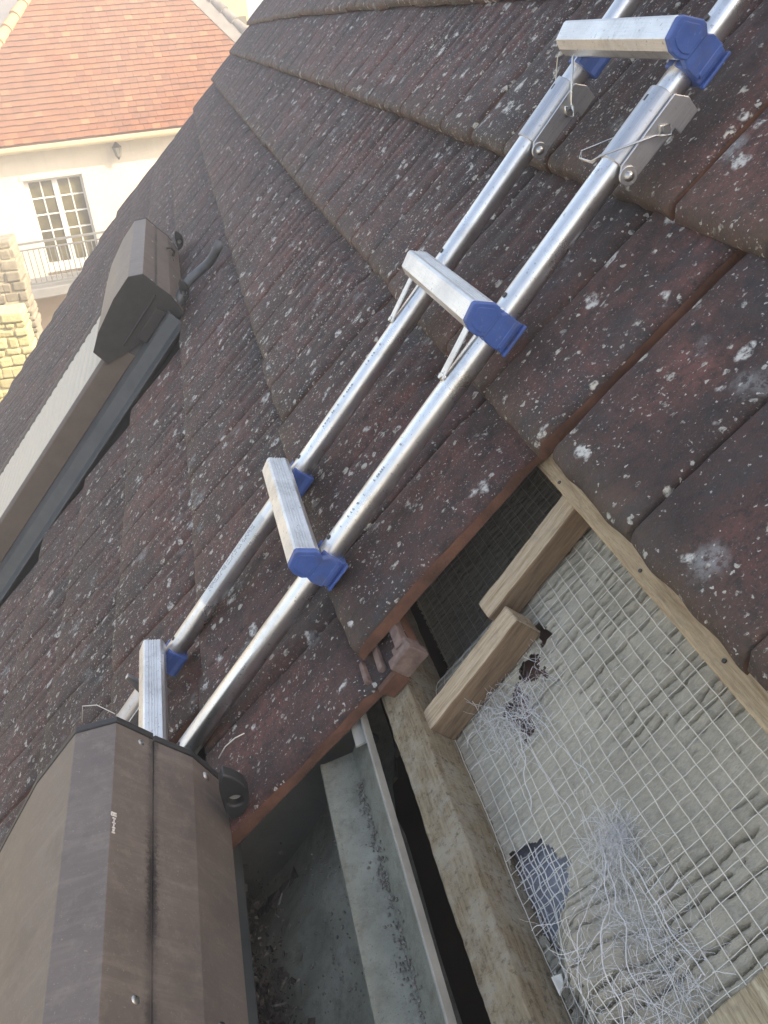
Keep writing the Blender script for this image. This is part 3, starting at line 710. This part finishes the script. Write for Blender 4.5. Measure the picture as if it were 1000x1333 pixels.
        MB().prism([(1.375, -.245), (1.455, -.265), (1.455, -.255), (1.378, -.236)], lambda p, q: (p[0]+.02*(q+1.3), q, p[1]), -1.72, -1.01).build('apron_fold', M['zinc'], root, fn, bevel=.001)
        MB().box((1.52, -1.50, -.35), (1.60, -1.36, -.02)).build('support_block', M['woodbrown'], root, fn, bevel=.002)
    return root
roof_window(5.5, 1.75, 'far roof window with beige shutter slats and brown shutter box near the verge', False)
roof_window(-.25, 1.75, 'brown shutter box of the near roof window in the foreground beside the stripped opening', True)

# leaf mould heaped between the near box and the flashing, crumbs in the channel
lm, fl = roof_root('leaf_litter', 1.05, -1.45, -.2)
mb = MB(); rl = random.Random(21)
for k in range(2200):
    a = rl.gauss(1.00, .17); b_ = -1.48+rl.gauss(0, .05)+.25*(1.0-a)*.1; h_ = -.165+.075*math.exp(-((b_+1.50)/.07)**2)
    c = Vector((a, b_, h_+rl.uniform(-.02, .035))); s_ = rl.choice((.003, .004, .006, .009, .014))
    x = Vector((rl.gauss(0, 1), rl.gauss(0, 1), rl.gauss(0, .7))).normalized(); y = x.orthogonal().normalized()*rl.uniform(.3, .8); z = x.cross(y)*.5
    mb.add([c-x*s_, c+y*s_+z*s_*.4, c+x*s_, c-y*s_], [(0, 1, 2), (0, 2, 3)], 0)
for k in range(150):
    a = rl.gauss(.98, .17); b_ = -1.47+rl.gauss(0, .05); c = Vector((a, b_, -.165+.085*math.exp(-((b_+1.50)/.07)**2)+rl.uniform(.0, .03))); s_ = rl.uniform(.002, .006)
    d = Vector((rl.gauss(0, 1), rl.gauss(0, 1), rl.gauss(0, .5))).normalized()*s_*rl.choice((1, 1, 4)); e = d.orthogonal().normalized()*s_*.5
    mb.add([c-d-e, c+d-e, c+d+e, c-d+e], [(0, 1, 2, 3)], 1)
mv = []; mf = []
for j in range(15):
    for i in range(40):
        u = .45+.95*i/39; v = -1.68+.30*j/14
        mv.append((u, v, -.215+.13*math.exp(-((v+1.53)/.08)**2)*(1-sstep(1.05, 1.32, u))+.016*noise.noise(Vector((u*22, v*22, 2)))+.02*noise.noise(Vector((u*60, v*60, 2)))))
for j in range(14):
    for i in range(39): a = j*40+i; mf.append((a, a+40, a+41, a+1))
mb.add(mv, mf, 0)
bpy.data.objects.remove(lm)
o = mb.build('leaf_litter', [M['dirt'], M['dust']], None, None, recalc=False); o.matrix_world = RM
for vv in o.data.vertices: vv.co = (vv.co.y*S, vv.co.x*S, vv.co.z*S)
tag(o, 'black leaf mould heaped between the near shutter box and the zinc apron', 'leaf litter', None, 'stuff')
mb = MB()
for k in range(700):
    a = rl.uniform(.5, 1.3); b_ = -1.002+rl.gauss(0, .012); n_ = -.099+abs(b_+1.002)*.45+abs(rl.gauss(0, .002))
    if rl.random() < .35: a = rl.uniform(.5, 1.4); b_ = rl.uniform(-1.35, -1.1); n_ = -.163+.03*sstep(-1.45, -1.05, b_)-.06*sstep(1.2, 1.45, a)
    s_ = rl.choice((.0008, .0012, .0015, .0025))
    mb.box((a-s_*rl.uniform(.6, 2), b_-s_, n_-.003), (a+s_, b_+s_*rl.uniform(.6, 1.5), n_+s_), 0, s_*.4)
o = mb.build('crumbs', M['dust'], None, None); o.matrix_world = RM
for vv in o.data.vertices: vv.co = (vv.co.y*S, vv.co.x*S, vv.co.z*S)
tag(o, 'grey crumbs and grit lying in the zinc channel', 'grit', None, 'stuff')
db, fd = roof_root('bird_dropping', 1.235, -1.005, -.1, 'white dropping in the zinc channel', 'dropping')
mb = MB(); dv = []; df = []
for k in range(6):
    for i in range(10):
        t = 2*math.pi*i/10; rr = (.020*(1-k/6)+.003*noise.noise(Vector((i*1.7, k, 2))))
        dv.append((1.235+math.cos(t)*rr*.7, -1.005+math.sin(t)*rr*1.3, -.112+.014*math.sin(k/6*1.5)))
for k in range(5):
    for i in range(10): df.append((k*10+i, k*10+(i+1) % 10, (k+1)*10+(i+1) % 10, (k+1)*10+i))
df.append(tuple(50+i for i in range(10)))
mb.add(dv, df).build('lump', M['bird'], db, fd, smooth=180)

# ------------------------------------------------------------------ roof ladder
LB = (1.690, -2.6, .039)                   # u, v, n of the right rail's axis at its lower end
ladder = empty('roof_ladder', RM @ Matrix.Translation((LB[1]*S, LB[0]*S, LB[2]*S)) @ Matrix.Rotation(.023, 4, 'Z') @ Matrix.Rotation(-.028, 4, 'Y'),
               'aluminium roof ladder with blue plastic rung ends lying up the tiles', 'ladder')
ml = lambda p: (p[0]*S, p[1]*S, p[2]*S)
YL = .470; RR = .0290
def oval(r, k=20):                          # slightly flattened tube
    out = []
    for i in range(k):
        t = 2*math.pi*i/k; c, s_ = math.cos(t), math.sin(t)
        q = (abs(c)**2.6+abs(s_)**2.6)**(-1/2.6); out.append((c*q*r, s_*q*r))
    return out
JX = 2.955                                  # joint between the two lengths
for y in (0, YL):
    MB().prism(oval(RR), lambda p, a: (a, y+p[0], p[1]), 0, JX+.04).build('rail', M['galv'], ladder, ml, smooth=40, bevel=.0006)
    MB().prism(oval(RR*.94), lambda p, a: (a, y+p[0], p[1]), JX+.05, 4.35).build('rail', M['galv'], ladder, ml, smooth=40, bevel=.0006)
RUNG = [(.040, .000)]
for k in range(4):                          # grooved tread facet
    t0 = .22+.16*k
    for (t, d) in ((t0, 0), (t0+.02, .0020), (t0+.05, .0020), (t0+.07, 0)):
        RUNG.append((.040-.022*t-d*.9, .041*t-d*.5))
RUNG += [(.018, .041), (.011, .043), (-.028, .035), (-.039, .013), (-.039, -.008), (-.030, -.025), (.027, -.027), (.039, -.012)]
ZR = .060
SIMPLE = [(0.0404, -0.0019), (0.0188, 0.0404), (0.0113, 0.0432), (-0.0282, 0.0357), (-0.0395, 0.0132), (-0.0395, -0.0094), (-0.0301, -0.0263), (0.0282, -0.0282), (0.0395, -0.0132)]
for i, v_ in enumerate((.605, -.055, -.755, -1.475)):
    x0 = v_+2.6
    rg = MB().prism(RUNG, lambda p, a: (x0+p[0], a, ZR+p[1]), -.036, YL+.010).build('rung', M['rung'], ladder, ml, bevel=.0008)
    for y, s_ in ((0, -1), (YL, 1)):
        cap = MB()
        if s_ < 0: cap.prism(SIMPLE, lambda p, a: (x0+p[0], a, ZR+p[1]), y-.054, y-.036)
        # web and clamp round the rail
        if s_ < 0: cap.prism([(x0-.033, .040), (x0+.027, .036), (x0+.038, .020), (x0+.038, -.012), (x0-.040, -.012), (x0-.040, .022)], lambda p, a: (p[0], a, p[1]), y+s_*.034, y+s_*.051)
        clamp = [(-.037, -.012), (-.040, -.026), (-.034, -.038), (.034, -.038), (.040, -.026), (.037, .012), (.032, .027), (-.032, .027), (-.037, .012)]
        cap.prism(clamp, lambda p, a: (a, y+p[0], p[1]), x0-.040, x0+.038)
        cap.box((x0-.043, y+s_*.036, -.039), (x0+.040, y+s_*.049, -.031))
        cap.box((x0-.034, y+s_*.047, -.018), (x0+.034, y+s_*.0525, -.004))
        cb = cap.build('end_cap', M['blue'], rg, ml, bevel=.0018)
        if s_ < 0:
            sc_ = [(x0+(p[0])*.72, ZR+p[1]*.72) for p in SIMPLE]
            MB().prism(sc_, lambda p, a: (p[0], a, p[1]), y-.0558, y-.0535).build('cap_plate', M['blue'], cb, ml, bevel=.0012)
        MB().tube([(x0+.066, y, RR-.002), (x0+.066, y, RR+.0025)], .0065, 10).build('rivet', M['iron'], rg, ml)
# folding braces of the second rung
for y in (0, YL):
    xb = 2.545
    MB().prism([(-.0135, 0), (.0135, 0), (.0135, .005), (-.0135, .005)], lambda p, a: (xb-.165+a*.130, y+.008+p[0]+.004*a, RR+.001+a*.020+p[1]), 0, 1).build('brace', M['rung'], ladder, ml, bevel=.001)
    MB().tube([(xb-.160, y+.008, RR), (xb-.160, y+.008, RR+.010)], [.010, .008], 12).build('brace_rivet', M['steel'], ladder, ml, smooth=50)
# sleeves with side plates, rivets and spring clips
def sleeve(xa, xb, y, clip):
    prof = [(c*1.20, s_*1.20) for c, s_ in oval(RR)]
    s_ = MB().prism(prof, lambda p, a: (a, y+p[0], p[1]), xa, xb).build('joint_sleeve', M['sleeve'], ladder, ml, smooth=40, bevel=.001)
    pl = MB().prism([(xa-.012, -.036), (xb-.045, -.040), (xb-.045, -.058), (xb+.010, -.058), (xb+.016, -.020), (xb, .010), (xa, .010), (xa-.022, -.006), (xa-.022, -.028)], lambda p, a: (p[0], a, p[1]), y-.046, y-.040)
    pl.build('side_plate', M['sleeve'], s_, ml, bevel=.0012)
    MB().tube([(xa-.006, y-.045, -.016), (xa-.006, y-.051, -.016)], .021, 20).build('washer', M['sleeve'], s_, ml, smooth=50, bevel=.001)
    MB().tube([(xa-.006, y-.050, -.016), (xa-.006, y-.058, -.016), (xa-.006, y-.061, -.016)], [.011, .009, .004], 14).build('rivet', M['steel'], s_, ml, smooth=50)
    MB().prism([(xb-.036, .003), (xb-.022, .003), (xb-.022, -.003), (xb-.036, -.003)], lambda p, a: (p[0], y+p[1], a), RR*1.19, RR*1.215).build('slot', M['iron'], s_, ml)
    if clip:
        px, pz = xb-.060, -.020
        for w_ in (0, .0045):
            if clip == 'open': far = [(px-.118, .062), (px-.135, .060)]
            else: far = [(px+.098, .052), (px+.118, .048)]
            sg = -1 if clip == 'open' else 1
            path = []
            e = .046+w_
            A = [(px, y-e-.006, pz-.014), (px+.018*sg, y-e-.006, pz+.004), (px+.004*sg, y-e-.006, pz+.018), (px-.012*sg, y-e-.004, pz+.0), (px, y-e-.006, pz-.014), (px+.022*sg, y-e-.004, pz+.012)]
            path = A+[(far[0][0], y-e+.004, far[0][1]), (far[1][0], y-.030, far[1][1]+w_), (far[1][0], y+.024, far[1][1]+w_), (far[0][0], y+.044, far[0][1]), (px+.02*sg, y+.046, pz+.012)]
            MB().tube(path, .0019, 6).build('spring_clip', M['steel'], s_, ml, smooth=60)
        MB().tube([(px, y-.046, pz), (px, y-.058, pz)], .009, 12).build('clip_pin', M['steel'], s_, ml, smooth=50)
sleeve(JX, JX+.165, 0, 'open')
sleeve(JX+.002, JX+.167, YL, 'shut')
sleeve(.83, 1.03, YL, None)
MB().prism([(.985, .03), (1.02, .10), (1.035, .10), (1.03, .06), (1.05, .03)], lambda p, a: (p[0], a, p[1]), YL-.045, YL-.030).build('stop_lug', M['sleeve'], ladder, ml, bevel=.001)
# paper label and stamped marks along the rails
def lay(xa, xb, y, a0, a1, r, mat, name):
    vs = []; fs = []; K = 6; L_ = 12; po = oval(r, 72)
    for j in range(L_+1):
        for i in range(K+1):
            t = (a0+(a1-a0)*i/K) % (2*math.pi); c, s_ = math.cos(t), math.sin(t); q = (abs(c)**2.6+abs(s_)**2.6)**(-1/2.6)
            vs.append((xa+(xb-xa)*j/L_, y+c*q*r, s_*q*r))
    for j in range(L_):
        for i in range(K): a = j*(K+1)+i; fs.append((a, a+1, a+K+2, a+K+1))
    return MB().add(vs, fs).build(name, mat, ladder, ml, smooth=60, recalc=False)
lb = lay(1.36, 1.70, YL, R(80), R(150), RR+.0006, M['label'], 'paper_label')
rp = random.Random(8)
tx = MB()
def stamp(mb, xa, xb, y, ang, rows, dens, hgt=.0022, r=RR+.0012):
    for q in range(rows):
        x = xa
        while x < xb:
            w_ = rp.uniform(.002, .006)
            if rp.random() < dens:
                t = ang+q*.16; c, s_ = math.cos(t), math.sin(t); k_ = (abs(c)**2.6+abs(s_)**2.6)**(-1/2.6)
                cc = Vector((x, y+c*k_*r, s_*k_*r)); tn = Vector((0, -s_, c)).normalized()*hgt; xx = Vector((w_*.45, 0, 0))
                mb.add([cc-xx-tn, cc+xx-tn, cc+xx+tn, cc-xx+tn], [(0, 1, 2, 3)])
            x += w_+.002
stamp(tx, 1.40, 1.66, YL, R(96), 4, .62, .0014)
tx.build('label_print', M['print'], lb, ml, recalc=False)
tx = MB(); stamp(tx, 2.03, 2.34, YL, R(118), 1, .40, .0026)
tx.build('stamped_marks', M['stampgrey'], ladder, ml, recalc=False)['kind'] = 'stuff'
tx = MB(); stamp(tx, 1.95, 2.22, 0, R(118), 1, .40, .0028)
tx.build('stamped_marks', M['stampgrey'], ladder, ml, recalc=False)['kind'] = 'stuff'

# ------------------------------------------------------------------ small things lying on the tiles
cb, fc = roof_root('cable', 5.6, -1.3, .03, 'thick grey cable running up the tiles beside the far shutter box', 'cable')
pts = []
for k in range(16):
    t = k/15; pts.append((5.60+.08*math.sin(t*3)-.30*max(0, t-.55), -1.31+.50*t, .055+.02*math.sin(t*7)+.02))
MB().tube(pts, .030, 10).build('sheath', M['cable'], cb, fc, smooth=180)
for lab, path in (('curved dry straw on the loose tile next to the ladder rail', [(1.575, -1.292, .062), (1.572, -1.25, .070), (1.565, -1.21, .068), (1.555, -1.18, .062)]),
                  ('thin dry stem sticking up behind the near shutter box', [(2.30, -1.86, .06), (2.36, -1.90, .11), (2.44, -1.99, .12), (2.48, -2.09, .07)])):
    t_, ft = roof_root('straw', path[0][0], path[0][1], path[0][2], lab, 'straw')
    MB().tube(path, .0016, 5).build('stem', M['net'], t_, ft, smooth=180)

# ------------------------------------------------------------------ neighbouring house
TH = R(9); HX = Matrix.Translation((-2.42975646, 20.0, 0)) @ Matrix.Rotation(TH, 4, 'Z')
nb = empty('neighbour_house', HX, 'cream rendered house with orange flat tile roof and balcony door', 'house')
def hb(name, a, b, mat, parent=None, bevel=0): return MB().box(a, b).build(name, mat, parent or nb, bevel=bevel)
X0, X1 = -2.45, 4.9
DX0, DX1, DZ0, DZ1 = -1.25, -.06, 4.47, 6.40
hb('wall', (X0, 0, 4.30), (DX0, .3, 7.0), M['render']); hb('wall', (DX1, 0, 4.30), (X1, .3, 7.0), M['render'])
hb('wall', (DX0, 0, DZ1), (DX1, .3, 7.0), M['render'])
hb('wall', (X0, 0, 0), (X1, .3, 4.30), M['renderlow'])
hb('wall', (X0, .3, 0), (X1, 7.5, 6.98), M['render'])
hb('lintel_box', (-1.31, -.018, 6.40), (-.04, .0, 6.50), M['render'], None, .005)
dr = hb('balcony_door', (DX0, .14, DZ0), (DX0+.09, .22, DZ1), M['pvc'])
dp = MB(); dp.box((DX1-.05, .14, DZ0), (DX1, .22, DZ1)); dp.box((DX0+.09, .14, DZ1-.06), (DX1-.05, .22, DZ1)); dp.box((DX0+.09, .14, DZ0), (DX1-.05, .22, DZ0+.20))
dp.build('door_frame', M['pvc'], dr)
GX0, GX1, GZ0, GZ1 = DX0+.09, DX1-.05, DZ0+.20, DZ1-.06
mid = (GX0+GX1)/2
hb('mullion', (mid-.055, .13, GZ0), (mid+.055, .225, GZ1), M['pvc'], dr)
for (a, b) in ((GX0, mid-.055), (mid+.055, GX1)):
    wd = (b-a)/2
    hb('muntin', (a+wd-.014, .145, GZ0), (a+wd+.014, .20, GZ1), M['pvc'], dr)
    for k in range(1, 5):
        z = GZ0+(GZ1-GZ0)*k/5
        hb('muntin', (a, .147, z-.014), (a+wd-.014, .198, z+.014), M['pvc'], dr); hb('muntin', (a+wd+.014, .147, z-.014), (b, .198, z+.014), M['pvc'], dr)
    for k in range(5):
        z0 = GZ0+(GZ1-GZ0)*k/5+.014; z1 = GZ0+(GZ1-GZ0)*(k+1)/5-.014
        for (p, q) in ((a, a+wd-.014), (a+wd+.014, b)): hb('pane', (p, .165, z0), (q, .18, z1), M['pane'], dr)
bal = hb('balcony', (-1.98, -1.05, 4.24), (2.2, 0, 4.44), M['slab'], None, .02)
hb('handrail', (-1.90, -1.02, 5.34), (2.15, -.97, 5.385), M['railpaint'], bal, .005)
hb('upper_rail', (-1.90, -1.01, 5.22), (2.15, -.98, 5.25), M['railpaint'], bal); hb('lower_rail', (-1.90, -1.01, 4.53), (2.15, -.98, 4.56), M['railpaint'], bal)
for k in range(38):
    x = -1.82+.105*k
    MB().tube([(x, -.995, 4.56), (x, -.995, 5.22)], .011, 6).build('baluster', M['railpaint'], bal)
for x in (-1.88, .12, 2.12): MB().box((x-.02, -1.015, 4.44), (x+.02, -.975, 5.34)).build('post', M['railpaint'], bal)
hb('handrail', (-1.90, -.97, 5.34), (-1.86, 0, 5.385), M['railpaint'], bal)
PIT = R(42); cq, sq = math.cos(PIT), math.sin(PIT)
def rp_(s_, l, up=0): return (s_, -.4+l*cq-up*sq, 7.10+l*sq+up*cq)
LT = 6.9; SL0, SL1 = -2.85, 5.32; KL, KR = .70, .48
rm_ = MB()
apx = rp_(SL0+KL*LT, LT)
corners = [rp_(SL0, 0), rp_(SL1, 0), rp_(SL1-KR*LT, LT), apx]
rm_.add([corners[0], corners[1], apx, (SL0, 8.4, 7.1), (SL1, 8.4, 7.1), (apx[0], apx[1]+.1, apx[2])], [(0, 1, 2), (0, 2, 5, 3), (1, 4, 5, 2), (3, 5, 4), (0, 3, 4, 1)])
rf_ = rm_.build('roof', M['fartile'], nb)
tm = MB(); rq = random.Random(17)
G2 = .155; rows = int(LT/G2)
for r in range(rows):
    l = r*G2; x = SL0+KL*l+rq.uniform(0, .17); xe = SL1-KR*l-.42
    while x < xe:
        w_ = .168; lift = rq.uniform(-.004, .006); tl = rq.uniform(-.006, .006)
        a, b = x, min(x+w_, xe+.1)
        p = [rp_(a, l+tl, .056+lift), rp_(b, l+tl, .056+lift), rp_(b, l+G2+.03, .026), rp_(a, l+G2+.03, .026), rp_(a, l+tl+.035, .012), rp_(b, l+tl+.035, .012)]
        tm.add(p, [(0, 1, 2, 3), (4, 5, 1, 0), (1, 5, 2), (0, 3, 4)])
        x += .172
o = tm.build('flat_tiles', M['fartile'], rf_, recalc=False); o['kind'] = 'stuff'
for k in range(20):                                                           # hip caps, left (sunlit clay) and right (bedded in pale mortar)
    for (s0, kk, mat, sgn) in ((SL0, KL, M['hiptile'], 1), (SL1, -KR, M['hipshadow'], -1)):
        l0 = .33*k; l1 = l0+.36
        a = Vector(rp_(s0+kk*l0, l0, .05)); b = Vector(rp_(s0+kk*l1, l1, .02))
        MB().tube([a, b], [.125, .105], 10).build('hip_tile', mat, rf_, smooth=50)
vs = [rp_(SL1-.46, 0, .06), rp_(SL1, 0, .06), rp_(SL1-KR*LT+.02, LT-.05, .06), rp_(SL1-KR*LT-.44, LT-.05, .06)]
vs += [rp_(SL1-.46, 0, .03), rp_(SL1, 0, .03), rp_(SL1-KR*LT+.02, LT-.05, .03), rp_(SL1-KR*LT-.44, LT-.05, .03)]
MB().add(vs, [(0, 1, 2, 3), (7, 6, 5, 4), (0, 4, 5, 1), (1, 5, 6, 2), (2, 6, 7, 3), (3, 7, 4, 0)]).build('hip_shadow_band', M['hipshadow'], rf_)  # shadow band beside the right hip, put in as a grey strip
MB().prism([(-.46, 7.02), (-.40, 6.97), (-.34, 6.98), (-.31, 7.06), (-.33, 7.09), (-.47, 7.09)], lambda p, a: (a, p[0], p[1]), SL0+.05, SL1-.05).build('gutter', M['gutter'], nb, smooth=50)
hb('soffit', (SL0+.08, -.33, 6.99), (SL1-.08, 0, 7.03), M['gutter'])
ln = empty('wall_lantern', HX @ Matrix.Translation((.75, -.16, 6.6)), 'small black iron lantern on the cream wall under the eaves', 'lantern')
MB().tube([(0, .16, .30), (0, .06, .36), (0, 0, .34)], .014, 6).build('bracket', M['iron'], ln)
MB().tube([(0, 0, .06), (0, 0, .24)], [.045, .085], 6).build('lantern_glass', M['lampglass'], ln)
MB().tube([(0, 0, .24), (0, 0, .26), (0, 0, .35)], [.105, .09, .012], 6).build('cap', M['iron'], ln)
MB().tube([(0, 0, .0), (0, 0, .06)], [.01, .052], 6).build('finial', M['iron'], ln)
fbm = MB()
for k in range(6):
    t = 2*math.pi*k/6; fbm.tube([(math.cos(t)*.050, math.sin(t)*.050, .06), (math.cos(t)*.090, math.sin(t)*.090, .24)], .007, 4)
fbm.build('cage', M['iron'], ln)

# ------------------------------------------------------------------ stone walls at the foot, far houses
def stone_wall(name, x0, x1, y0, y1, ztop, zlow, mat, label, seed):
    rs = random.Random(seed)
    root = empty(name, Matrix.Translation((x0, y0, 0)), label, 'wall')
    MB().box((0, .04, 0), (x1-x0-.03, y1-y0, ztop-.03)).build('core', M['mortar'], root)
    z = zlow
    while z < ztop-.05:
        h_ = min(rs.uniform(.08, .17), ztop-z); x = x1-x0
        while x > x1-x0-1.5:
            w_ = rs.uniform(.10, .28); d_ = rs.uniform(-.02, .03)
            MB().box((max(0, x-w_+.012), d_, z+.01), (x+rs.uniform(-.02, .03), y1-y0-.05, z+h_-.01), 0, .012).build('stone', mat, root, bevel=.02)
            x -= w_
        z += h_
    return root
stone_wall('stone_pillar', -6.0, -3.10, 14.0, 14.6, 6.38, 4.2, M['stone'], 'grey rubble stone pillar in front of the balcony railing', 4)
stone_wall('garden_wall', -6.2, -2.84, 12.0, 12.5, 5.84, 4.0, M['ochre'], 'sunlit ochre stone wall at the left edge below the balcony', 9)
def far_house(name, label, x0, x1, y0, y1, ze, zr, wallm, roofm, gable=False):
    root = empty(name, Matrix.Translation((x0, y0, 0)), label, 'house'); w_, d_ = x1-x0, y1-y0
    MB().box((0, 0, 0), (w_, d_, ze)).build('wall', wallm, root)
    if gable: MB().prism([(-.2, ze-.1), (w_/2, zr), (w_+.2, ze-.1)], lambda p, a: (p[0], a, p[1]), -.2, d_+.2).build('roof', roofm, root)
    else: MB().prism([(-.3, ze-.1), (d_/2, zr), (d_+.3, ze-.1)], lambda p, a: (a, p[0], p[1]), -.3, w_+.3).build('roof', roofm, root)
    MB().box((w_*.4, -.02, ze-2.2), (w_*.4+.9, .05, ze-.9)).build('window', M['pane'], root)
    return root
far_house('slate_roof_house', 'distant house with blue grey slate roof behind the left hip', -13.5, -4.6, 34, 42, 7.2, 12.6, M['render'], M['slate'])
far_house('yellow_house', 'distant sunlit yellow house behind the right hip', 1.0, 2.62, 33, 40, 9.9, 11.4, M['yellowwall'], M['slate'], True)

# ------------------------------------------------------------------ added haze box standing in for the lens glare that washes out the far end
hm = bpy.data.materials.new('lens_veil'); hm.use_nodes = True; ht = hm.node_tree
ht.nodes.remove(ht.nodes['Principled BSDF']); pvn = ht.nodes.new('ShaderNodeVolumePrincipled')
pvn.inputs['Color'].default_value = (.93, .95, 1, 1); pvn.inputs['Density'].default_value = LENS_VEIL; pvn.inputs['Anisotropy'].default_value = 0.0
ht.links.new(pvn.outputs[0], ht.nodes['Material Output'].inputs['Volume'])
o = MB().box((-410, -410, -1), (410, 410, 13.5)).build('lens_veil_box', hm); o['kind'] = 'stuff'
